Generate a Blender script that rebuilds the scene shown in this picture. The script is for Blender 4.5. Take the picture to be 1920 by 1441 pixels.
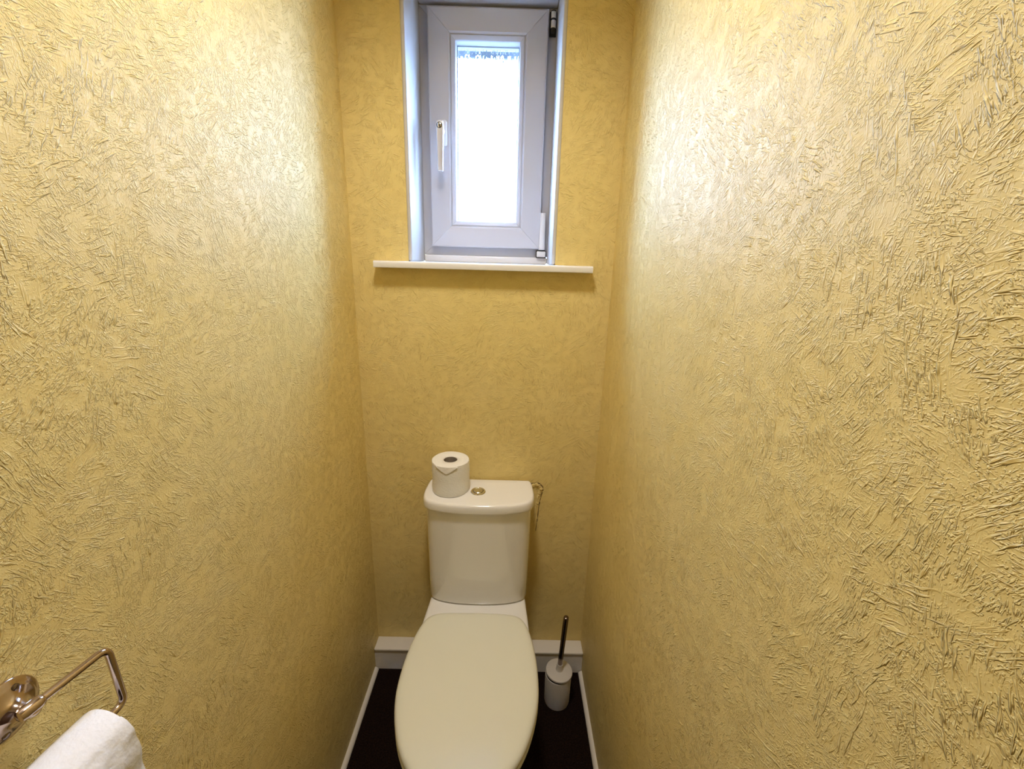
import bpy, bmesh, math, random
from mathutils import Vector, Matrix

random.seed(7)
for o in list(bpy.data.objects):
    bpy.data.objects.remove(o, do_unlink=True)
SC = bpy.context.scene
COL = SC.collection

# ------------------------------------------------------------------ camera, sky, lights, exposure
HC = 1.522                                   # eye height above the carpet (m); back wall is the plane y = 0
cam_d = bpy.data.cameras.new('camera')
cam = bpy.data.objects.new('camera', cam_d)
COL.objects.link(cam)
cam_d.sensor_width = 36.0
cam_d.lens = 815.0 / 1920.0 * 36.0
cam_d.clip_start = 0.01
right = Vector((0.99965219, 0.0, 0.02637218))
down = Vector((0.02537677, -0.27214715, -0.96192097))
fwd = Vector((0.00717711, 0.96225565, -0.27205249))
M = Matrix((right, -down, -fwd)).transposed().to_4x4()
M.translation = Vector((0.0, -1.37, HC))
cam.matrix_world = M
SC.camera = cam

SC.view_settings.view_transform = 'Standard'
SC.view_settings.look = 'None'
SC.view_settings.gamma = 1.0
SC.view_settings.use_curve_mapping = False
SC.view_settings.exposure = 0.0
SC.cycles.adaptive_threshold = 0.03
SC.cycles.sample_clamp_indirect = 40.0
SC.cycles.max_bounces = 8
SC.cycles.diffuse_bounces = 5
SC.cycles.glossy_bounces = 3

world = bpy.data.worlds.new('sky')
SC.world = world
world.use_nodes = True
bg = world.node_tree.nodes['Background']
bg.inputs['Color'].default_value = (0.37, 0.58, 1.0, 1)      # blue sky, far brighter than the lamp-lit room
bg.inputs['Strength'].default_value = 56.0

lamp_d = bpy.data.lights.new('ceiling_bulb', 'SPOT')         # the shaded ceiling lamp, above the frame
lamp_d.spot_size = math.radians(130)
lamp_d.spot_blend = 1.0
lamp_d.color = (1.0, 0.93, 0.88)
lamp_d.energy = 64.0
lamp_d.shadow_soft_size = 0.10
lamp = bpy.data.objects.new('ceiling_bulb', lamp_d)
lamp.location = (-0.12, -0.76, 2.60)
COL.objects.link(lamp)

portal_d = bpy.data.lights.new('window_portal', 'AREA')      # sampling portal in the window opening, gives no light itself
portal_d.shape = 'RECTANGLE'
portal_d.size, portal_d.size_y = 0.20, 0.53
portal_d.cycles.is_portal = True
portal = bpy.data.objects.new('window_portal', portal_d)
portal.location = (-0.09, 0.292, 1.908)
portal.rotation_euler = (math.radians(-90), 0, 0)
COL.objects.link(portal)

# ------------------------------------------------------------------ node helpers
def new_mat(name):
    m = bpy.data.materials.new(name)
    m.use_nodes = True
    nt = m.node_tree
    return m, nt, nt.nodes['Principled BSDF']

def simple(name, col, rough=0.4, metal=0.0, spec=0.5, coat=0.0):
    m, nt, p = new_mat(name)
    p.inputs['Base Color'].default_value = (*col, 1)
    p.inputs['Roughness'].default_value = rough
    p.inputs['Metallic'].default_value = metal
    p.inputs['Specular IOR Level'].default_value = spec
    p.inputs['Coat Weight'].default_value = coat
    p.inputs['Coat Roughness'].default_value = 0.08
    return m

class G:
    """small wrapper to write node graphs"""
    dim = '3D'
    def __init__(s, nt): s.nt = nt
    def n(s, t, **kw):
        nd = s.nt.nodes.new(t)
        for k, v in kw.items(): setattr(nd, k, v)
        return nd
    def put(s, sock, v):
        if isinstance(v, bpy.types.NodeSocket): s.nt.links.new(v, sock)
        elif v is not None: sock.default_value = v
    def math(s, op, a, b=None, c=None, clamp=False):
        nd = s.n('ShaderNodeMath', operation=op, use_clamp=clamp)
        s.put(nd.inputs[0], a); s.put(nd.inputs[1], b)
        if c is not None: s.put(nd.inputs[2], c)
        return nd.outputs[0]
    def vmath(s, op, a, b=None, scale=None):
        nd = s.n('ShaderNodeVectorMath', operation=op)
        s.put(nd.inputs[0], a); s.put(nd.inputs[1], b)
        if scale is not None: s.put(nd.inputs['Scale'], scale)
        return nd.outputs[0]
    def noise(s, vec, scale, detail=2.0, rough=0.5, color=False):
        nd = s.n('ShaderNodeTexNoise', noise_dimensions=s.dim)
        s.put(nd.inputs['Vector'], vec)
        nd.inputs['Scale'].default_value = scale
        nd.inputs['Detail'].default_value = detail
        nd.inputs['Roughness'].default_value = rough
        return nd.outputs['Color' if color else 'Fac']
    def ramp01(s, v, a, b):
        nd = s.n('ShaderNodeMapRange', interpolation_type='SMOOTHSTEP')
        s.put(nd.inputs['Value'], v)
        nd.inputs['From Min'].default_value = a
        nd.inputs['From Max'].default_value = b
        return nd.outputs['Result']

# ------------------------------------------------------------------ wallpaper: brushed, dragged relief in random directions
WALL_COL = (0.81, 0.645, 0.255)
STROKES = ((22.0, 75.0, 390.0, 0.0, 0.53, 0.72, 1.0),      # patches per metre, stroke scale along and across, offset, threshold, height
           (35.0, 110.0, 470.0, 3.1, 0.54, 0.72, 0.75),
           (12.0, 36.0, 260.0, 7.7, 0.57, 0.72, 1.6))

def wallpaper(name, axis, depth=1.0, seed=0.0, scale=1.0):
    """axis = wall normal ('X' or 'Y'); relief made of patches of parallel brush strokes, each patch turned its own way"""
    m, nt, p = new_mat(name)
    g = G(nt); g.dim = '2D'
    tc = g.n('ShaderNodeTexCoord')
    sp = g.n('ShaderNodeSeparateXYZ'); nt.links.new(tc.outputs['Object'], sp.inputs[0])
    cb = g.n('ShaderNodeCombineXYZ')
    nt.links.new(sp.outputs['Y' if axis == 'X' else 'X'], cb.inputs[0]); nt.links.new(sp.outputs['Z'], cb.inputs[1])
    P = g.vmath('ADD', cb.outputs[0], (seed, seed * 1.7, 0.0))
    if scale != 1.0:
        P = g.vmath('SCALE', P, scale=scale)
    w2 = g.vmath('SUBTRACT', g.noise(P, 16.0, 2.0, 0.55, color=True), (0.5, 0.5, 0.5))
    Ps = g.vmath('ADD', P, g.vmath('SCALE', w2, scale=0.011))
    total = None
    for (vs, along, across, off, lo, hi, amp) in STROKES:
        vo = g.n('ShaderNodeTexVoronoi', feature='F1', voronoi_dimensions='2D')
        g.put(vo.inputs['Vector'], g.vmath('ADD', Ps, (off, off, 0.0)))
        vo.inputs['Scale'].default_value = vs
        sep = g.n('ShaderNodeSeparateColor')
        nt.links.new(vo.outputs['Color'], sep.inputs[0])
        ang = g.math('MULTIPLY', sep.outputs[0], math.pi)
        vr = g.n('ShaderNodeVectorRotate', rotation_type='Z_AXIS')
        g.put(vr.inputs['Vector'], Ps); g.put(vr.inputs['Angle'], ang)
        q = g.vmath('MULTIPLY', vr.outputs[0], (along, across, 1.0))
        q = g.vmath('ADD', q, g.vmath('SCALE', vo.outputs['Color'], scale=40.0))
        s = g.ramp01(g.noise(q, 1.0, 2.0, 0.55), lo, hi)
        fade = g.ramp01(vo.outputs['Distance'], 0.78, 0.40)
        h = g.math('MULTIPLY', g.math('MULTIPLY', s, fade), amp)
        total = h if total is None else g.math('MAXIMUM', total, h)
    # little crumbs and dabs between the strokes
    crumb = g.ramp01(g.noise(Ps, 340.0, 1.0, 0.6), 0.55, 0.74)
    total = g.math('MAXIMUM', total, g.math('MULTIPLY', crumb, 0.6))
    # flat trowelled patches where the relief nearly dies out
    flat = g.math('ADD', g.math('MULTIPLY', g.ramp01(g.noise(Ps, 42.0, 1.0), 0.32, 0.50), 0.75), 0.25)
    total = g.math('MULTIPLY', total, flat)
    H = g.math('ADD', total, g.math('MULTIPLY', g.noise(P, 60.0, 0.0), 0.5))
    b = g.n('ShaderNodeBump')
    b.inputs['Strength'].default_value = 1.0
    b.inputs['Distance'].default_value = 0.0012 * depth
    g.put(b.inputs['Height'], H)
    nt.links.new(b.outputs[0], p.inputs['Normal'])
    # slight unevenness of the paint
    mx = g.n('ShaderNodeMix', data_type='RGBA')
    g.put(mx.inputs[0], g.noise(P, 6.0, 1.0))
    mx.inputs[6].default_value = (WALL_COL[0] * 0.97, WALL_COL[1] * 0.96, WALL_COL[2] * 0.90, 1)
    mx.inputs[7].default_value = (WALL_COL[0] * 1.03, WALL_COL[1] * 1.04, WALL_COL[2] * 1.10, 1)
    nt.links.new(mx.outputs[2], p.inputs['Base Color'])
    p.inputs['Roughness'].default_value = 0.5
    p.inputs['Specular IOR Level'].default_value = 0.42
    return m

MAT_SIDE_L = wallpaper('wallpaper_left', 'X', 1.0, 2.3)
MAT_SIDE_R = wallpaper('wallpaper_right', 'X', 1.0, 11.9)
MAT_BACK = wallpaper('wallpaper_back', 'Y', 0.65, 5.2, 0.9)

def bumped(name, col, rough, scale, dist, detail=2.0, spec=0.5, stretch=(1, 1, 1), var=0.0):
    m, nt, p = new_mat(name)
    g = G(nt)
    tc = g.n('ShaderNodeTexCoord')
    v = g.vmath('MULTIPLY', tc.outputs['Object'], stretch)
    f = g.noise(v, scale, detail)
    b = g.n('ShaderNodeBump')
    b.inputs['Distance'].default_value = dist
    g.put(b.inputs['Height'], f)
    nt.links.new(b.outputs[0], p.inputs['Normal'])
    if var:
        mx = g.n('ShaderNodeMix', data_type='RGBA')
        g.put(mx.inputs[0], g.ramp01(f, 0.35, 0.65))
        mx.inputs[6].default_value = (*[c * (1 - var) for c in col], 1)
        mx.inputs[7].default_value = (*[c * (1 + var) for c in col], 1)
        nt.links.new(mx.outputs[2], p.inputs['Base Color'])
    else:
        p.inputs['Base Color'].default_value = (*col, 1)
    p.inputs['Roughness'].default_value = rough
    p.inputs['Specular IOR Level'].default_value = spec
    return m

MAT_CARPET = bumped('carpet', (0.012, 0.006, 0.004), 0.95, 260.0, 0.004, 3.0, 0.1, var=0.55)
MAT_PLASTER = bumped('reveal_paint', (0.59, 0.58, 0.57), 0.5, 60.0, 0.0006)
MAT_CEIL = bumped('ceiling_paint', (0.82, 0.78, 0.68), 0.8, 90.0, 0.001)
MAT_GLOSS = simple('white_gloss_paint', (0.78, 0.73, 0.64), 0.3)
MAT_UPVC = simple('white_upvc', (0.62, 0.61, 0.635), 0.28)
MAT_SILL = simple('sill_plastic', (0.84, 0.83, 0.83), 0.22)
MAT_RUBBER = simple('dark_gasket', (0.03, 0.03, 0.035), 0.7)
MAT_CERAMIC = simple('white_ceramic', (0.87, 0.86, 0.83), 0.12, coat=0.3)
MAT_SEAT = simple('cream_seat_plastic', (0.79, 0.79, 0.67), 0.30)
MAT_CHROME = simple('chrome', (0.72, 0.71, 0.68), 0.10, 1.0)
MAT_CHROME_DARK = simple('dark_chrome', (0.20, 0.16, 0.14), 0.16, 1.0)
MAT_BRONZE = simple('aged_nickel', (0.52, 0.42, 0.37), 0.12, 1.0)
MAT_SILVER = simple('satin_silver', (0.76, 0.76, 0.78), 0.30, 0.45)
MAT_BLACK = simple('black_slot', (0.01, 0.01, 0.01), 0.6)
MAT_PLATE = simple('handle_plate_white', (0.82, 0.81, 0.80), 0.3)
MAT_CARD = simple('grey_card', (0.30, 0.26, 0.21), 0.9, spec=0.1)
MAT_BRUSH = bumped('brush_white_plastic', (0.62, 0.58, 0.52), 0.45, 300.0, 0.0003)
MAT_PAPER = bumped('tissue_paper', (0.86, 0.85, 0.81), 0.95, 210.0, 0.0012, 2.0, 0.05)
MAT_PAPER_W = bumped('white_tissue_paper', (0.88, 0.88, 0.91), 0.95, 160.0, 0.0008, 2.0, 0.05)
MAT_DOOR = simple('door_wood', (0.13, 0.075, 0.045), 0.35)
MAT_EARTH = simple('dark_garden_ground', (0.022, 0.024, 0.018), 0.95)
MAT_SOIL = simple('old_plaster_in_tear', (0.20, 0.135, 0.055), 0.9)

def glass_mat():
    """patterned glass: clear between streaks that bend the light"""
    m, nt, p = new_mat('obscured_glass')
    g = G(nt)
    tc = g.n('ShaderNodeTexCoord')
    v = g.vmath('MULTIPLY', tc.outputs['Object'], (1.0, 0.1, 0.22))
    b = g.n('ShaderNodeBump')
    b.inputs['Distance'].default_value = 0.0010
    g.put(b.inputs['Height'], g.noise(v, 300.0, 1.0))
    nt.links.new(b.outputs[0], p.inputs['Normal'])
    p.inputs['Base Color'].default_value = (0.96, 0.99, 1.0, 1)
    p.inputs['Transmission Weight'].default_value = 1.0
    p.inputs['Roughness'].default_value = 0.02
    p.inputs['IOR'].default_value = 1.45
    v2 = g.vmath('MULTIPLY', tc.outputs['Object'], (1.0, 0.1, 0.16))
    streak = g.ramp01(g.noise(v2, 420.0, 1.0), 0.57, 0.60)
    tr = g.n('ShaderNodeBsdfTransparent'); tr.inputs[0].default_value = (0.95, 0.98, 1.0, 1)
    m1 = g.n('ShaderNodeMixShader')
    nt.links.new(streak, m1.inputs[0])
    nt.links.new(tr.outputs[0], m1.inputs[1]); nt.links.new(p.outputs[0], m1.inputs[2])
    nt.links.new(m1.outputs[0], nt.nodes['Material Output'].inputs['Surface'])
    return m
MAT_GLASS = glass_mat()

# ------------------------------------------------------------------ mesh helpers
def link(name, verts, faces, mat, parent=None, smooth=35.0, kind=None):
    me = bpy.data.meshes.new(name)
    me.from_pydata([tuple(v) for v in verts], [], faces)
    bm = bmesh.new(); bm.from_mesh(me)
    bmesh.ops.recalc_face_normals(bm, faces=bm.faces[:])
    bm.to_mesh(me); bm.free()
    return link_mesh(name, me, mat, parent, smooth, kind)

def link_mesh(name, me, mat, parent=None, smooth=35.0, kind=None):
    me.materials.append(mat)
    if smooth:
        me.polygons.foreach_set('use_smooth', [True] * len(me.polygons))
        me.set_sharp_from_angle(angle=math.radians(smooth))
    o = bpy.data.objects.new(name, me)
    COL.objects.link(o)
    if parent is not None:
        o.parent = parent
        o.matrix_parent_inverse = parent_world(parent).inverted()
    if kind: o['kind'] = kind
    return o

def parent_world(p):
    m = p.matrix_basis.copy()
    if p.parent is not None:
        m = parent_world(p.parent) @ p.matrix_parent_inverse @ m
    return m

def tag(o, label, cat=None, kind=None, group=None):
    o['label'] = label
    if cat: o['category'] = cat
    if kind: o['kind'] = kind
    if group: o['group'] = group
    return o

def thing(name, label, cat, loc, kind=None, group=None):
    o = bpy.data.objects.new(name, None)
    o.empty_display_size = 0.05
    COL.objects.link(o)
    o.location = loc
    return tag(o, label, cat, kind, group)

def box_bm(bm, x0, x1, y0, y1, z0, z1):
    vs = [bm.verts.new(c) for c in ((x0, y0, z0), (x1, y0, z0), (x1, y1, z0), (x0, y1, z0),
                                    (x0, y0, z1), (x1, y0, z1), (x1, y1, z1), (x0, y1, z1))]
    for f in ((3, 2, 1, 0), (4, 5, 6, 7), (0, 1, 5, 4), (1, 2, 6, 5), (2, 3, 7, 6), (3, 0, 4, 7)):
        bm.faces.new([vs[i] for i in f])

def box(name, b, mat, parent=None, bevel=0.0, seg=3, kind=None):
    bm = bmesh.new()
    box_bm(bm, *b)
    if bevel:
        bmesh.ops.bevel(bm, geom=bm.edges[:], offset=bevel, segments=seg, affect='EDGES', profile=0.5)
    me = bpy.data.meshes.new(name); bm.to_mesh(me); bm.free()
    return link_mesh(name, me, mat, parent, 35.0 if bevel else 0, kind)

def boxes(name, bs, mat, parent=None, kind=None):
    bm = bmesh.new()
    for b in bs: box_bm(bm, *b)
    me = bpy.data.meshes.new(name); bm.to_mesh(me); bm.free()
    return link_mesh(name, me, mat, parent, 0, kind)

def loft(name, rings, mat, parent=None, smooth=40.0, cap=(True, True), kind=None):
    n = len(rings[0]); vs = []; fs = []
    for r in rings: vs += list(r)
    for i in range(len(rings) - 1):
        for j in range(n):
            k = (j + 1) % n
            fs.append((i * n + j, i * n + k, (i + 1) * n + k, (i + 1) * n + j))
    if cap[0]: fs.append(tuple(range(n))[::-1])
    if cap[1]: fs.append(tuple((len(rings) - 1) * n + j for j in range(n)))
    return link(name, vs, fs, mat, parent, smooth, kind)

def chaikin(pts, it=3):
    for _ in range(it):
        out = []
        for i in range(len(pts)):
            a, b = Vector(pts[i]), Vector(pts[(i + 1) % len(pts)])
            out += [a * 0.75 + b * 0.25, a * 0.25 + b * 0.75]
        pts = out
    return [Vector(p) for p in pts]

def inset(pts, d):
    """move every point of a counter-clockwise 2D outline inwards by d"""
    n = len(pts); out = []
    for i in range(n):
        t = pts[(i + 1) % n] - pts[i - 1]
        if t.length < 1e-9: out.append(pts[i].copy()); continue
        t.normalize()
        out.append(pts[i] + Vector((-t.y, t.x)) * d)
    return out

def ring(pts2, z, cx=0.0, cy=0.0):
    return [Vector((cx + p.x, cy + p.y, z)) for p in pts2]

def sym(right_pts):
    """counter-clockwise outline from its right half (front to back, x >= 0)"""
    left = [(-x, y) for (x, y) in reversed(right_pts) if x > 1e-6]
    return [Vector(p) for p in right_pts] + [Vector(p) for p in left]

def lathe(name, prof, mat, parent=None, seg=48, M=None, smooth=40.0, cap=(True, True), kind=None):
    """profile [(r, h)] turned about local z, placed by matrix M"""
    M = M or Matrix()
    rings = [[M @ Vector((r * math.cos(2 * math.pi * j / seg), r * math.sin(2 * math.pi * j / seg), h))
              for j in range(seg)] for (r, h) in prof]
    return loft(name, rings, mat, parent, smooth, cap, kind)

def tube(name, pts, rad, mat, parent=None, seg=16, smooth=60.0):
    pts = [Vector(p) for p in pts]
    rads = rad if isinstance(rad, (list, tuple)) else [rad] * len(pts)
    rings = []; up = None
    for i, p in enumerate(pts):
        t = (pts[min(i + 1, len(pts) - 1)] - pts[max(i - 1, 0)]).normalized()
        if up is None:
            up = t.orthogonal().normalized()
        up = (up - t * up.dot(t)).normalized()
        s = t.cross(up)
        rings.append([p + (up * math.cos(2 * math.pi * j / seg) + s * math.sin(2 * math.pi * j / seg)) * rads[i]
                      for j in range(seg)])
    return loft(name, rings, mat, parent, smooth)

def fillet(pts, r, n=7):
    """polyline with its inner corners rounded"""
    pts = [Vector(p) for p in pts]
    out = [pts[0]]
    for i in range(1, len(pts) - 1):
        a, b, c = pts[i - 1], pts[i], pts[i + 1]
        d1 = (a - b).normalized(); d2 = (c - b).normalized()
        p0 = b + d1 * r; p1 = b + d2 * r
        for k in range(n + 1):
            t = k / n
            out.append(p0 * (1 - t) ** 2 + b * 2 * t * (1 - t) + p1 * t * t)
    out.append(pts[-1])
    return out

def along(p, d):
    """matrix whose local z runs along d, at p"""
    m = Vector(d).to_track_quat('Z', 'Y').to_matrix().to_4x4()
    m.translation = Vector(p)
    return m

def mitred(name, rect, profile, mat, parent, bevel=0.0, mats=None):
    """four rails of a frame with mitred corners; profile = [(inset, y)] as a closed cross-section"""
    x0, x1, z0, z1 = rect
    out = []
    for side in range(4):
        vs = []
        for (u, y) in profile:
            c = [(x0 + u, z0 + u), (x1 - u, z0 + u), (x1 - u, z1 - u), (x0 + u, z1 - u)]
            a, b = c[side], c[(side + 1) % 4]
            d = Vector((b[0] - a[0], b[1] - a[1])).normalized() * 0.00025      # hairline joint
            vs.append((a[0] + d.x, y, a[1] + d.y)); vs.append((b[0] - d.x, y, b[1] - d.y))
        n = len(profile); fs = []
        for i in range(n):
            k = (i + 1) % n
            fs.append((2 * i, 2 * i + 1, 2 * k + 1, 2 * k))
        fs.append(tuple(2 * i for i in range(n))); fs.append(tuple(2 * i + 1 for i in range(n))[::-1])
        me = bpy.data.meshes.new(name)
        me.from_pydata(vs, [], fs)
        bm = bmesh.new(); bm.from_mesh(me)
        bmesh.ops.recalc_face_normals(bm, faces=bm.faces[:])
        if bevel:
            bmesh.ops.bevel(bm, geom=bm.edges[:], offset=bevel, segments=2, affect='EDGES', profile=0.5)
        bm.to_mesh(me); bm.free()
        out.append(link_mesh(name, me, mat, parent, 35.0))
    return out

# ------------------------------------------------------------------ room shell
XL, XR = -0.485, 0.308            # side walls
YF = -1.85                        # front wall, behind the camera
ZC = 2.75
WT = 0.30                         # outer wall thickness
OX0, OX1, OZ0, OZ1 = -0.313, 0.131, 1.494, 2.2705      # opening in the back wall

fl = box('floor', (XL - 0.1, XR + 0.1, YF - 0.1, WT, -0.12, 0.0), MAT_CARPET)
tag(fl, 'dark brown carpet on the floor around the toilet', 'floor', 'structure')
ce = box('ceiling', (XL - 0.1, XR + 0.1, YF - 0.1, WT, ZC, ZC + 0.12), MAT_CEIL)
tag(ce, 'off white painted ceiling above the small room', 'ceiling', 'structure')
wl = box('wall_left', (XL - 0.1, XL, YF - 0.1, 0.0, 0.0, ZC), MAT_SIDE_L)
tag(wl, 'left wall in yellow brush-textured wallpaper, behind the roll holder', 'wall', 'structure')
wr = box('wall_right', (XR, XR + 0.1, YF - 0.1, 0.0, 0.0, ZC), MAT_SIDE_R)
tag(wr, 'right wall in yellow brush-textured wallpaper, beside the toilet brush', 'wall', 'structure')
wb = boxes('wall_back', [(XL - 0.1, OX0, 0.0, WT, 0.0, ZC), (OX1, XR + 0.1, 0.0, WT, 0.0, ZC),
                         (OX0, OX1, 0.0, WT, 0.0, OZ0), (OX0, OX1, 0.0, WT, OZ1, ZC)], MAT_BACK)
tag(wb, 'back wall in yellow textured wallpaper, behind the cistern and around the window', 'wall', 'structure')
wf = boxes('wall_front', [(XL - 0.1, -0.42, YF - 0.1, YF, 0.0, ZC), (0.28, XR + 0.1, YF - 0.1, YF, 0.0, ZC),
                          (-0.42, 0.28, YF - 0.1, YF, 2.03, ZC)], MAT_CEIL)
tag(wf, 'plain front wall around the door, opposite the window', 'wall', 'structure')
dr = thing('door_1', 'dark brown flush door in the front wall, opposite the window', 'door', (-0.07, YF, 0.0), 'structure')
box('door_leaf', (-0.40, 0.26, YF - 0.06, YF - 0.02, 0.006, 2.01), MAT_DOOR, dr, 0.003, 2)
boxes('door_frame', [(-0.42, -0.402, YF - 0.1, YF + 0.012, 0.0, 2.03), (0.262, 0.28, YF - 0.1, YF + 0.012, 0.0, 2.03),
                     (-0.402, 0.262, YF - 0.1, YF + 0.012, 2.012, 2.03)], MAT_DOOR, dr)
gr = box('ground', (-40, 40, WT + 0.02, 80, -3.2, -3.0), MAT_EARTH)
tag(gr, 'dark ground outside, far below the window', 'ground', 'structure')

ln = box('dark_band_board', (OX0 - 0.1, OX1 + 0.1, 0.3005, 0.314, 2.1640, 2.42), simple('dark_band_grey', (0.30, 0.32, 0.34), 0.9), wb, 0.002, 2)  # added board, stands in for the shaded rebate seen through the glass top
ln['label'] = 'grey board added outside to make the dark band seen through the top of the glass'
# skirting: a boxed board along the back wall, thin quadrant beads along the sides
def bead_profile(sgn, x, w, h):
    pts = [(x, 0.0)]
    for k in range(7):
        a = k / 6 * math.pi / 2
        pts.append((x + sgn * w * math.cos(a), 0.002 + h * math.sin(a)))
    pts.append((x, 0.002 + h))
    return pts
for nm, sgn, x, lab in (('baseboard_left', 1, XL, 'thin cream bead along the foot of the left wall'),
                        ('baseboard_right', -1, XR, 'thin cream bead along the foot of the right wall')):
    pr = bead_profile(sgn, x, 0.0135, 0.012)
    n = len(pr)
    vs = [(px, YF, pz) for px, pz in pr] + [(px, -0.060, pz) for px, pz in pr]
    fs = [(i, (i + 1) % n, n + (i + 1) % n, n + i) for i in range(n)] + [tuple(range(n)), tuple(range(n, 2 * n))[::-1]]
    b = link(nm, vs, fs, MAT_GLOSS)
    tag(b, lab, 'skirting', 'structure')
bb = thing('baseboard_back', 'boxed white skirting across the foot of the back wall behind the toilet', 'skirting', (-0.0885, -0.03, 0), 'structure')
box('board', (XL, XR, -0.056, 0.0, 0.0, 0.088), MAT_GLOSS, bb, 0.001, 1)
box('ledge', (XL, XR, -0.0605, 0.0, 0.0885, 0.0995), MAT_GLOSS, bb, 0.004, 3)

# lining of the window reveal (white painted plaster)
rv = thing('trim_1', 'white painted plaster reveal lining the deep window opening', 'reveal', (-0.09, 0.0, OZ0), 'structure')
LN = 0.0115
for nm, b in (('jamb', (OX0 - 0.001, OX0 + LN, -0.0015, 0.205, OZ0 + 0.021, OZ1 + 0.001)),
              ('jamb', (OX1 - LN, OX1 + 0.001, -0.0015, 0.205, OZ0 + 0.021, OZ1 + 0.001)),
              ('soffit', (OX0 + LN, OX1 - LN, -0.0015, 0.205, OZ1 - LN, OZ1 + 0.001))):
    box(nm, b, MAT_PLASTER, rv, 0.0055, 4)

# ------------------------------------------------------------------ window
win = thing('window_1', 'small white plastic window with obscured glass, set deep in the back wall', 'window', (-0.09, 0.2, 1.515), 'structure')
FR = (-0.3035, 0.1215, 1.538, 2.2615)
mitred('frame_rail', FR, [(0, 0.204), (0.030, 0.204), (0.030, 0.216), (0.046, 0.216), (0.046, 0.285), (0, 0.285)], MAT_UPVC, win, 0.0012)
SA = (-0.273, 0.092, 1.565, 2.248)
W1 = 0.068
mitred('sash_rail', SA, [(0, 0.181), (0.004, 0.179), (W1 - 0.006, 0.179), (W1, 0.183), (W1, 0.229), (W1 + 0.013, 0.229),
                         (W1 + 0.013, 0.262), (0.018, 0.262), (0.018, 0.216), (0, 0.2035)], MAT_UPVC, win, 0.0006)
BD = (SA[0] + W1 + 0.0006, SA[1] - W1 - 0.0006, SA[2] + W1 + 0.0006, SA[3] - W1 - 0.0006)
mitred('glazing_bead', BD, [(0, 0.1835), (0.003, 0.182), (0.014, 0.187), (0.0155, 0.190), (0.0155, 0.2205), (0, 0.2205)], MAT_UPVC, win, 0.0005)
mitred('gasket', (BD[0], BD[1], BD[2], BD[3]), [(0.004, 0.2207), (0.0185, 0.2207), (0.0185, 0.2222), (0.004, 0.2222)],
       simple('pale_gasket', (0.45, 0.5, 0.56), 0.5), win)
box('glass_pane', (BD[0] + 0.002, BD[1] - 0.002, 0.2225, 0.2285, BD[2] + 0.002, BD[3] - 0.002), MAT_GLASS, win)
# cill trim under the frame and the projecting board
box('frame_foot', (-0.3015, 0.1195, 0.190, 0.285, 1.5145, 1.5375), MAT_SILL, win, 0.004, 3)
sill_pts = [(0.206, 1.4945), (-0.0385, 1.4945), (-0.0395, 1.4952), (-0.0400, 1.4965), (-0.0402, 1.5065)]
for k in range(1, 7):                                # eased top edge
    a = math.radians(180 - k * 15)
    sill_pts.append((-0.0342 + 0.006 * math.cos(a), 1.5085 + 0.006 * math.sin(a)))
sill_pts += [(0.206, 1.5145)]
SX0, SX1 = -0.409, 0.2405
bm = bmesh.new()
def prism_x(bm, pts, x0, x1):
    a = [bm.verts.new((x0, y, z)) for y, z in pts]; b = [bm.verts.new((x1, y, z)) for y, z in pts]
    n = len(pts)
    bm.faces.new(a[::-1]); bm.faces.new(b)
    for i in range(n):
        k = (i + 1) % n
        bm.faces.new((a[i], a[k], b[k], b[i]))
# the ends of the board stop at the wall face; only the middle runs into the reveal
front = [(y if y < 0.1 else -0.0005, z) for y, z in sill_pts]
prism_x(bm, front, SX0, SX1)
prism_x(bm, [(0.0, 1.4945), (0.206, 1.4945), (0.206, 1.5145), (0.0, 1.5145)], OX0 + 0.0005, OX1 - 0.0005)
bmesh.ops.recalc_face_normals(bm, faces=bm.faces[:])
me = bpy.data.meshes.new('sill'); bm.to_mesh(me); bm.free()
sill = link_mesh('sill', me, MAT_SILL, win, 35.0)
sill['label'] = 'white projecting sill board with rounded front edge'

# handle
HX, HZ = -0.2315, 1.907
def rrect(cx, cz, w, h, r, n=6):
    pts = []
    for (sx, sz, a0) in ((1, -1, -90), (1, 1, 0), (-1, 1, 90), (-1, -1, 180)):
        for k in range(n + 1):
            a = math.radians(a0 + 90 * k / n)
            pts.append((cx + sx * (w / 2 - r) + r * math.cos(a), cz + sz * (h / 2 - r) + r * math.sin(a)))
    return pts
pl = [[Vector((x, y, z)) for x, z in rrect(HX, HZ, 0.0295 - d, 0.074 - d, 0.006)] for y, d in ((0.1788, 0.0), (0.170, 0.0), (0.1685, 0.003))]
plate = loft('handle_plate', pl, MAT_PLATE, win)
neck = lathe('handle_neck', [(0.010, 0.0), (0.010, 0.006), (0.0085, 0.010), (0.0085, 0.034)], MAT_SILVER, plate, 24, along((HX, 0.1684, HZ + 0.003), (0, -1, 0)))
lev = []
for z, w, y0, y1 in ((HZ + 0.0225, 0.014, 0.125, 0.136), (HZ + 0.021, 0.020, 0.121, 0.1375), (HZ + 0.006, 0.0225, 0.119, 0.139),
                     (HZ - 0.012, 0.0215, 0.119, 0.138), (HZ - 0.060, 0.0190, 0.1205, 0.136), (HZ - 0.116, 0.0165, 0.122, 0.1345), (HZ - 0.1185, 0.013, 0.124, 0.133)):
    yc, h = (y0 + y1) / 2, (y1 - y0)
    lev.append([Vector((x, yy, z)) for x, yy in rrect(HX, yc, w, h, min(h, w) * 0.22)])
lever = loft('handle_lever', lev, MAT_SILVER, win, 35.0)
kx = HX - 0.0004
lathe('lock_ring', [(0.0085, 0.0), (0.0088, 0.001), (0.0078, 0.0018), (0.0072, 0.0004)], MAT_BLACK, lever, 32, along((kx, 0.1192, HZ + 0.009), (0, -1, 0)))
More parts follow.
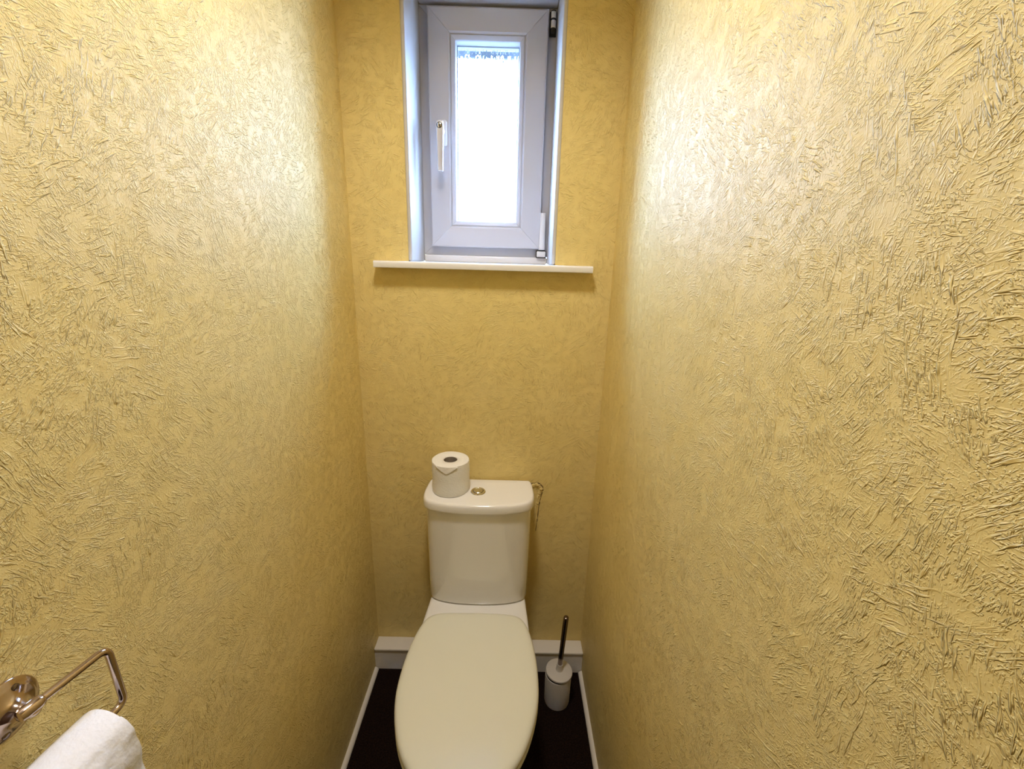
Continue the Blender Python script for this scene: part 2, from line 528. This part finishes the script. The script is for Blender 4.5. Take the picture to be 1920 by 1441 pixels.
lathe('lock_face', [(0.0072, 0.0), (0.0072, 0.0013), (0.0066, 0.0017)], MAT_CHROME, lever, 32, along((kx, 0.1192, HZ + 0.009), (0, -1, 0)))
slot = [[Vector((kx + x, y, HZ + 0.009 + z)) for x, z in rrect(0, 0, 0.0026, 0.0085, 0.0012)] for y in (0.1176, 0.1172)]
s_ = loft('keyhole', slot, MAT_BLACK, lever)

# hinges on the right
def hinge_cyl(name, x, y, z0, z1, r0, r1, mat, parent):
    return lathe(name, [(r0 * 0.85, 0), (r0, 0.0015), (r1, z1 - z0 - 0.0015), (r1 * 0.85, z1 - z0)], mat, parent, 24, Matrix.Translation((x, y, z0)))
hg = hinge_cyl('lower_hinge', 0.1000, 0.186, 1.562, 1.680, 0.0112, 0.0098, MAT_PLATE, win)
lathe('hinge_collar', [(0.0112, 0), (0.0112, 0.0035)], MAT_BLACK, hg, 24, Matrix.Translation((0.1000, 0.186, 1.5585)))
box('hinge_foot', (0.0835, 0.1135, 0.176, 0.204, 1.5385, 1.558), MAT_PLATE, hg, 0.003, 3)
box('hinge_shadow_gap', (0.0818, 0.1155, 0.188, 0.2035, 1.5362, 1.5605), MAT_BLACK, hg, 0.002, 2)
hu = hinge_cyl('upper_hinge', 0.1065, 0.190, 2.203, 2.224, 0.0075, 0.0075, MAT_PLATE, win)
hinge_cyl('hinge_knuckle', 0.1065, 0.190, 2.228, 2.246, 0.0075, 0.0075, MAT_PLATE, hu)
lathe('hinge_pin', [(0.0070, 0), (0.0070, 0.056)], MAT_RUBBER, hu, 16, Matrix.Translation((0.1065, 0.190, 2.192)))
box('hinge_leaf', (0.0965, 0.1165, 0.198, 0.2035, 2.186, 2.250), MAT_RUBBER, hu, 0.001, 1)

# ------------------------------------------------------------------ torn wallpaper beside the cistern
def tear():
    rnd = random.Random(3)
    path = [(0.090, 0.768), (0.1085, 0.7735), (0.1230, 0.760), (0.1165, 0.733), (0.1105, 0.695), (0.1070, 0.632), (0.1010, 0.570)]
    path = fillet([(x, 0, z) for x, z in path], 0.006, 4)
    pts = []
    for i in range(len(path) - 1):
        for k in range(3):
            pts.append(path[i].lerp(path[i + 1], k / 3))
    vs, fs = [], []
    n = len(pts); m = 5
    for i, p in enumerate(pts):
        t = (pts[min(i + 1, n - 1)] - pts[max(i - 1, 0)]); t.normalize()
        s = Vector((-t.z, 0, t.x))
        f = 1 - 0.6 * i / n
        w = (0.0075 + rnd.uniform(-0.002, 0.002)) * (0.5 + 0.6 * f)
        lift = (0.0045 + rnd.uniform(-0.003, 0.004)) * f
        for j in range(m):
            u = j / (m - 1) * 2 - 1
            q = p + s * (u * w)
            vs.append((q.x, -0.0004 - lift * max(0, 1 - u * u) * (0.5 + rnd.random() * 0.6), q.z))
    for i in range(n - 1):
        for j in range(m - 1):
            fs.append((i * m + j, i * m + j + 1, (i + 1) * m + j + 1, (i + 1) * m + j))
    o = link('wallpaper_tear', vs, fs, MAT_BACK, wb, 60.0)
    o['label'] = 'puckered torn edge of the wallpaper'
    # the dark split along it
    vs, fs = [], []
    for i, p in enumerate(pts):
        t = (pts[min(i + 1, n - 1)] - pts[max(i - 1, 0)]); t.normalize()
        s = Vector((-t.z, 0, t.x))
        c = p + s * 0.0072
        w = (0.0030 + rnd.uniform(-0.0014, 0.0014)) * (1.0 - 0.5 * i / n)
        if i % 4 == 3: w *= 0.15
        for u in (-1, 1):
            q = c + s * (u * w)
            vs.append((q.x, -0.0011, q.z))
    for i in range(n - 1):
        fs.append((2 * i, 2 * i + 1, 2 * i + 3, 2 * i + 2))
    o = link('wallpaper_split', vs, fs, MAT_SOIL, wb, 0)
    o['label'] = 'dark split in the wallpaper'
tear()

# ------------------------------------------------------------------ toilet
TX = -0.088
toilet = thing('toilet', 'white close-coupled toilet with cream seat lid closed, against the back wall', 'toilet', (TX, -0.35, 0.0))
# pan
deck = sym([(0.0, -0.700), (0.080, -0.688), (0.135, -0.640), (0.168, -0.555), (0.177, -0.460), (0.176, -0.340), (0.171, -0.225), (0.163, -0.125), (0.157, -0.03)])
deck = chaikin(deck, 3)
foot = chaikin(sym([(0.0, -0.520), (0.055, -0.515), (0.090, -0.470), (0.105, -0.38), (0.108, -0.25), (0.115, -0.12), (0.118, -0.07)]), 3)
def mix(a, b, t): return [p.lerp(q, t) for p, q in zip(a, b)]
# same count needed: resample both outlines to 96 points by arc length starting at the front
def resample(pts, n=112):
    k0 = min(range(len(pts)), key=lambda i: (pts[i].y, abs(pts[i].x)))
    pts = pts[k0:] + pts[:k0]
    L = [0.0]
    for i in range(len(pts)): L.append(L[-1] + (pts[(i + 1) % len(pts)] - pts[i]).length)
    out = []; j = 0
    for i in range(n):
        s = L[-1] * i / n
        while L[j + 1] < s: j += 1
        t = (s - L[j]) / max(1e-9, L[j + 1] - L[j])
        out.append(pts[j].lerp(pts[(j + 1) % len(pts)], t))
    return out
deck, foot = resample(deck), resample(foot)
rings = [ring(foot, 0.0, TX), ring(foot, 0.03, TX), ring(mix(foot, deck, 0.03), 0.10, TX), ring(mix(foot, deck, 0.15), 0.18, TX),
         ring(mix(foot, deck, 0.48), 0.26, TX), ring(mix(foot, deck, 0.85), 0.33, TX), ring(deck, 0.375, TX), ring(deck, 0.393, TX),
         ring(inset(deck, 0.003), 0.3975, TX), ring(inset(deck, 0.010), 0.3995, TX), ring(inset(deck, 0.03), 0.400, TX)]
loft('pan', rings, MAT_CERAMIC, toilet, 50.0)
# seat ring and lid
seat_half = [(0.0, -0.722), (0.068, -0.713), (0.116, -0.681), (0.155, -0.622), (0.186, -0.525), (0.190, -0.435), (0.182, -0.340), (0.162, -0.262), (0.132, -0.231), (0.060, -0.226), (0.0, -0.226)]
so = resample(chaikin(sym(seat_half), 3))
cen = Vector((0, -0.48))
inner = [cen + Vector(((p.x - cen.x) * 0.62, (p.y - cen.y) * 0.66)) for p in so]
so_s = inset(so, 0.0015)
def shrink(pts, k): return [cen + (p - cen) * k for p in pts]
rings = [ring(so_s, 0.4005, TX), ring(so, 0.404, TX), ring(so, 0.414, TX), ring(inset(so, 0.003), 0.418, TX), ring(inner, 0.418, TX), ring(inner, 0.4005, TX), ring(so_s, 0.4005, TX)]
loft('seat', rings, MAT_SEAT, toilet, 50.0, (False, False))
rings = [ring(inset(so, 0.006), 0.4185, TX), ring(inset(so, 0.001), 0.4195, TX), ring(so, 0.424, TX), ring(inset(so, 0.0005), 0.430, TX), ring(inset(so, 0.003), 0.4355, TX), ring(inset(so, 0.008), 0.4395, TX),
         ring(inset(so, 0.016), 0.4415, TX), ring(shrink(so, 0.86), 0.4428, TX), ring(shrink(so, 0.70), 0.4438, TX), ring(shrink(so, 0.45), 0.4446, TX)]
lid = loft('seat_lid', rings, MAT_SEAT, toilet, 60.0)
lid['label'] = 'closed cream seat lid'
# cistern
ch = [(0.0, -0.1875), (0.080, -0.184), (0.139, -0.171), (0.171, -0.152), (0.182, -0.112), (0.179, -0.050), (0.1735, -0.0085), (0.150, -0.007), (0.0, -0.007)]
clid = resample(chaikin(sym(ch), 3), 160)
def shrink_c(pts, k): return [Vector((p.x * k, -0.095 + (p.y + 0.095) * k)) for p in pts]
cb_top = [Vector((p.x * 0.952, -0.012 + (p.y + 0.012) * 0.935)) for p in clid]
cb_bot = [Vector((p.x * 0.935, -0.012 + (p.y + 0.012) * 0.850)) for p in clid]
rings = [ring(shrink_c(cb_bot, 0.93), 0.4025, TX), ring(inset(cb_bot, 0.0025), 0.4040, TX), ring(cb_bot, 0.409, TX)]
for t in (0.2, 0.4, 0.6, 0.8, 1.0):
    rings.append(ring(mix(cb_bot, cb_top, t), 0.409 + (0.765 - 0.409) * t, TX))
loft('cistern', rings, MAT_CERAMIC, toilet, 50.0)
rings = [ring(shrink_c(clid, 0.95), 0.7630, TX), ring(inset(clid, 0.003), 0.7636, TX), ring(inset(clid, 0.0008), 0.7655, TX), ring(clid, 0.770, TX), ring(inset(clid, 0.0008), 0.785, TX),
         ring(inset(clid, 0.0024), 0.7905, TX), ring(inset(clid, 0.0052), 0.7936, TX), ring(inset(clid, 0.0088), 0.7951, TX), ring(shrink_c(clid, 0.88), 0.7956, TX), ring(shrink_c(clid, 0.6), 0.7958, TX)]
cl = loft('cistern_lid', rings, MAT_CERAMIC, toilet, 60.0)
BX, BY, BZ = -0.0915, -0.099, 0.7958
btn = lathe('flush_button', [(0.0235, -0.002), (0.0245, 0.0015), (0.0225, 0.0042), (0.0185, 0.0048), (0.0165, 0.0030), (0.0160, 0.0012)], MAT_CHROME, cl, 48, Matrix.Translation((BX, BY, BZ)))
btn['label'] = 'round chrome flush button'
bt = lathe('button_cap', [(0.0152, 0.0), (0.0152, 0.0042), (0.0135, 0.0056), (0.0090, 0.0050), (0.004, 0.0045)], MAT_CHROME, cl, 48, Matrix.Translation((BX, BY, BZ)))

# ------------------------------------------------------------------ toilet roll on the cistern
def wobble_ring(r, z, cx, cy, seg=64, amp=0.0, ph=0.0):
    return [Vector((cx + (r + amp * math.sin(3 * a + ph) + amp * 0.6 * math.sin(5 * a + 2.1 * ph)) * math.cos(a),
                    cy + (r + amp * math.sin(3 * a + ph) + amp * 0.6 * math.sin(5 * a + 2.1 * ph)) * math.sin(a), z))
            for a in (2 * math.pi * j / seg for j in range(seg))]
RX, RY, RZ = -0.1825, -0.0835, 0.7960
roll = thing('toilet_roll', 'full white toilet roll standing upright on the cistern lid', 'toilet roll', (RX, RY, RZ))
R0, RH = 0.0605, 0.1075
A = 0.0007
rings = [wobble_ring(0.021, RZ + 0.0002, RX, RY), wobble_ring(R0 - 0.003, RZ + 0.0002, RX, RY, amp=A), wobble_ring(R0 - 0.0005, RZ + 0.003, RX, RY, amp=A, ph=0.3)]
for k in range(1, 7):
    rings.append(wobble_ring(R0 + 0.0006 * math.sin(k * 1.9), RZ + 0.003 + (RH - 0.007) * k / 6, RX, RY, amp=A, ph=0.3 + 0.25 * k))
rings += [wobble_ring(R0 - 0.001, RZ + RH - 0.0012, RX, RY, amp=A, ph=1.9), wobble_ring(R0 - 0.004, RZ + RH, RX, RY, amp=A, ph=1.9),
          wobble_ring(0.040, RZ + RH - 0.0006, RX, RY), wobble_ring(0.0235, RZ + RH - 0.0010, RX, RY), wobble_ring(0.0222, RZ + RH - 0.003, RX, RY), wobble_ring(0.021, RZ + 0.0002, RX, RY)]
loft('paper', rings, MAT_PAPER, roll, 60.0, (False, False))
rings = [wobble_ring(0.0218, RZ + 0.0006, RX, RY), wobble_ring(0.0218, RZ + RH - 0.003, RX, RY), wobble_ring(0.0206, RZ + RH - 0.003, RX, RY), wobble_ring(0.0206, RZ + 0.0006, RX, RY), wobble_ring(0.0218, RZ + 0.0006, RX, RY)]
core = loft('core', rings, MAT_CARD, roll, 60.0, (False, False))
core['label'] = 'grey cardboard core'
# folded corner of the loose sheet: a small triangle hanging over the front top edge
vs, fs = [], []
NA, NH = 20, 8
a0, a1 = math.radians(-130), math.radians(-62)
for i in range(NA + 1):
    a = a0 + (a1 - a0) * i / NA
    u = i / NA
    dep = 0.0015 + 0.0215 * (u / 0.52 if u < 0.52 else (1 - u) / 0.48)
    for k in range(NH + 1):
        t = k / NH
        z = RZ + RH - 0.0005 - dep * t
        r = R0 + 0.0014 + 0.0016 * t
        vs.append((RX + r * math.cos(a), RY + r * math.sin(a), z))
    vs.append((RX + (R0 - 0.006) * math.cos(a), RY + (R0 - 0.006) * math.sin(a), RZ + RH + 0.0006))
for i in range(NA):
    s = NH + 2
    for k in range(NH):
        fs.append((i * s + k, i * s + k + 1, (i + 1) * s + k + 1, (i + 1) * s + k))
    fs.append((i * s + NH + 1, i * s, (i + 1) * s, (i + 1) * s + NH + 1))
sh = link('loose_sheet', vs, fs, MAT_PAPER, roll, 60.0)
sh['label'] = 'folded triangular end of the paper'

# ------------------------------------------------------------------ toilet brush
QX, QY = 0.203, -0.165
brush = thing('toilet_brush', 'white lidded toilet brush pot with dark metal handle, on the carpet right of the toilet', 'toilet brush', (QX, QY, 0))
pot = lathe('pot', [(0.0405, 0.0), (0.0435, 0.002), (0.0450, 0.008), (0.0455, 0.06), (0.0458, 0.1195), (0.0452, 0.1225), (0.0436, 0.1235), (0.0425, 0.1225), (0.0425, 0.012), (0.030, 0.010)], MAT_BRUSH, brush, 64, Matrix.Translation((QX - 0.002, QY, 0)))
lathe('inner_gap', [(0.0418, 0.0), (0.0418, 0.0115)], MAT_BLACK, brush, 48, Matrix.Translation((QX - 0.001, QY, 0.118)))
lean = Vector((0.045, -0.02, 1.0)).normalized()
LP = Vector((QX, QY, 0.130))
bl = lathe('brush_lid', [(0.0435, 0.0), (0.0468, 0.0012), (0.0472, 0.0045), (0.0462, 0.0072), (0.0440, 0.0082), (0.018, 0.0090), (0.013, 0.0100), (0.0118, 0.0125), (0.0110, 0.018), (0.0104, 0.037)], MAT_BRUSH, brush, 64, along(LP, lean))
lathe('handle', [(0.0078, 0.034), (0.0086, 0.037), (0.0086, 0.100), (0.0090, 0.236), (0.0082, 0.241), (0.0050, 0.2435)], MAT_CHROME_DARK, brush, 32, along(LP, lean))

# ------------------------------------------------------------------ toilet roll holder on the left wall
holder = thing('toilet_roll_holder', 'shiny brownish metal toilet roll holder on a round rose, fixed to the left wall', 'roll holder', (XL, -1.0485, 1.087))
RC = Vector((XL, -1.0485, 1.087))
rose_prof = [(0.0288, 0.0), (0.0298, 0.0012), (0.0298, 0.0028), (0.0286, 0.0042), (0.0255, 0.0050), (0.0240, 0.0062), (0.0215, 0.0074), (0.0165, 0.0092), (0.0130, 0.0115), (0.0105, 0.0145), (0.0085, 0.0180), (0.0072, 0.0220)]
rose = lathe('rose', rose_prof, MAT_BRONZE, holder, 64, along(RC, (1, 0, 0)))
for a in (65, 245):
    d = Vector((0, math.cos(math.radians(a)), math.sin(math.radians(a)))) * 0.0212
    sm = along(RC + d + Vector((0.0072, 0, 0)), (1, 0, 0))
    sc = lathe('screw', [(0.0036, -0.001), (0.0036, 0.0006), (0.0026, 0.0014), (0.0008, 0.0016)], MAT_CHROME_DARK, rose, 24, sm)
S0 = Vector((-0.4550, -1.0500, 1.0940))
DIR = Vector((math.sin(math.radians(10)), math.cos(math.radians(10)), 0))
lathe('post', [(0.0072, -0.002), (0.0072, 0.001), (0.0062, 0.003), (0.0062, 0.006), (0.0078, 0.008), (0.0078, 0.011), (0.0060, 0.0135)], MAT_BRONZE, holder, 32, along(RC + Vector((0.0215, 0, 0)), S0 + Vector((0.003, 0, 0)) - RC - Vector((0.0215, 0, 0))))
lathe('knuckle', [(0.0040, -0.0105), (0.0058, -0.0095), (0.0066, -0.006), (0.0066, 0.005), (0.0058, 0.0085), (0.0046, 0.010)], MAT_BRONZE, holder, 32, along(S0, DIR))
E0 = Vector((-0.4430, -0.9815, 1.0935))
B0 = E0 + Vector((0.0030, 0.0, -0.0782))
BARD = Vector((math.sin(math.radians(7.1)), math.cos(math.radians(7.1)), 0))
ARM = fillet([S0 + DIR * 0.006, E0, B0, B0 - BARD * 0.150 + Vector((0, 0, 0.0)), ], 0.011, 8)
ARM = ARM + [ARM[-1] + Vector((0.001, -0.004, 0.004))]
tube('arm', ARM, 0.0041, MAT_BRONZE, holder, 20)

# the roll hanging on it
roll2 = thing('toilet_roll.001', 'bright white part-used toilet roll hanging on the metal holder, left wall', 'toilet roll', (-0.44, -1.07, 0.98))
AX0 = Vector((-0.4370, -1.0060, 1.0045)); AXD = -BARD
RR = 0.0330; RL = 0.100
Mr = along(AX0, AXD)
prof = [(0.0185, 0.0), (RR - 0.004, 0.0), (RR - 0.0008, 0.0015), (RR, 0.005), (RR + 0.0003, 0.03), (RR - 0.0002, 0.06), (RR, RL - 0.005), (RR - 0.0008, RL - 0.0015), (RR - 0.004, RL), (0.0185, RL), (0.0185, 0.0)]
lathe('paper', prof, MAT_PAPER_W, roll2, 72, Mr, 50.0, (False, False))
lathe('core', [(0.0188, 0.0006), (0.0188, RL - 0.0006), (0.0178, RL - 0.0006), (0.0178, 0.0006), (0.0188, 0.0006)], MAT_CARD, roll2, 40, Mr, 50.0, (False, False))['label'] = 'cardboard core'
# hanging sheet: leaves the roll over the top and drops on the room side
vs, fs = [], []
side = Vector((1, 0, 0)); side = (side - AXD * side.dot(AXD)).normalized(); upv = Vector((0, 0, 1))
prof2 = []
for k in range(9):
    a = math.radians(52 - k * 52 / 8)
    rr = RR + 0.0004 + 0.0013 * min(1, k / 2) - 0.0009 * math.exp(-(k - 3.6) ** 2)
    prof2.append((math.cos(a) * rr, math.sin(a) * rr))
for k in range(1, 13):
    z = -0.10 * k / 12
    prof2.append((RR + 0.0016 + 0.0022 * math.sin(k * 0.9), z))
NL = 28
for i, (u, w) in enumerate(prof2):
    for j in range(NL + 1):
        t = j / NL
        ripple = (0.0010 * math.sin(t * 9 + i * 0.5) + 0.0006 * math.sin(t * 23 - i * 1.1)) * min(1, i / 6)
        vs.append(AX0 + AXD * (0.0012 + (RL - 0.0024) * t) + side * (u + ripple) + upv * w)
for i in range(len(prof2) - 1):
    for j in range(NL):
        fs.append((i * (NL + 1) + j, i * (NL + 1) + j + 1, (i + 1) * (NL + 1) + j + 1, (i + 1) * (NL + 1) + j))
link('loose_sheet', vs, fs, MAT_PAPER_W, roll2, 60.0)['label'] = 'hanging end of the paper'
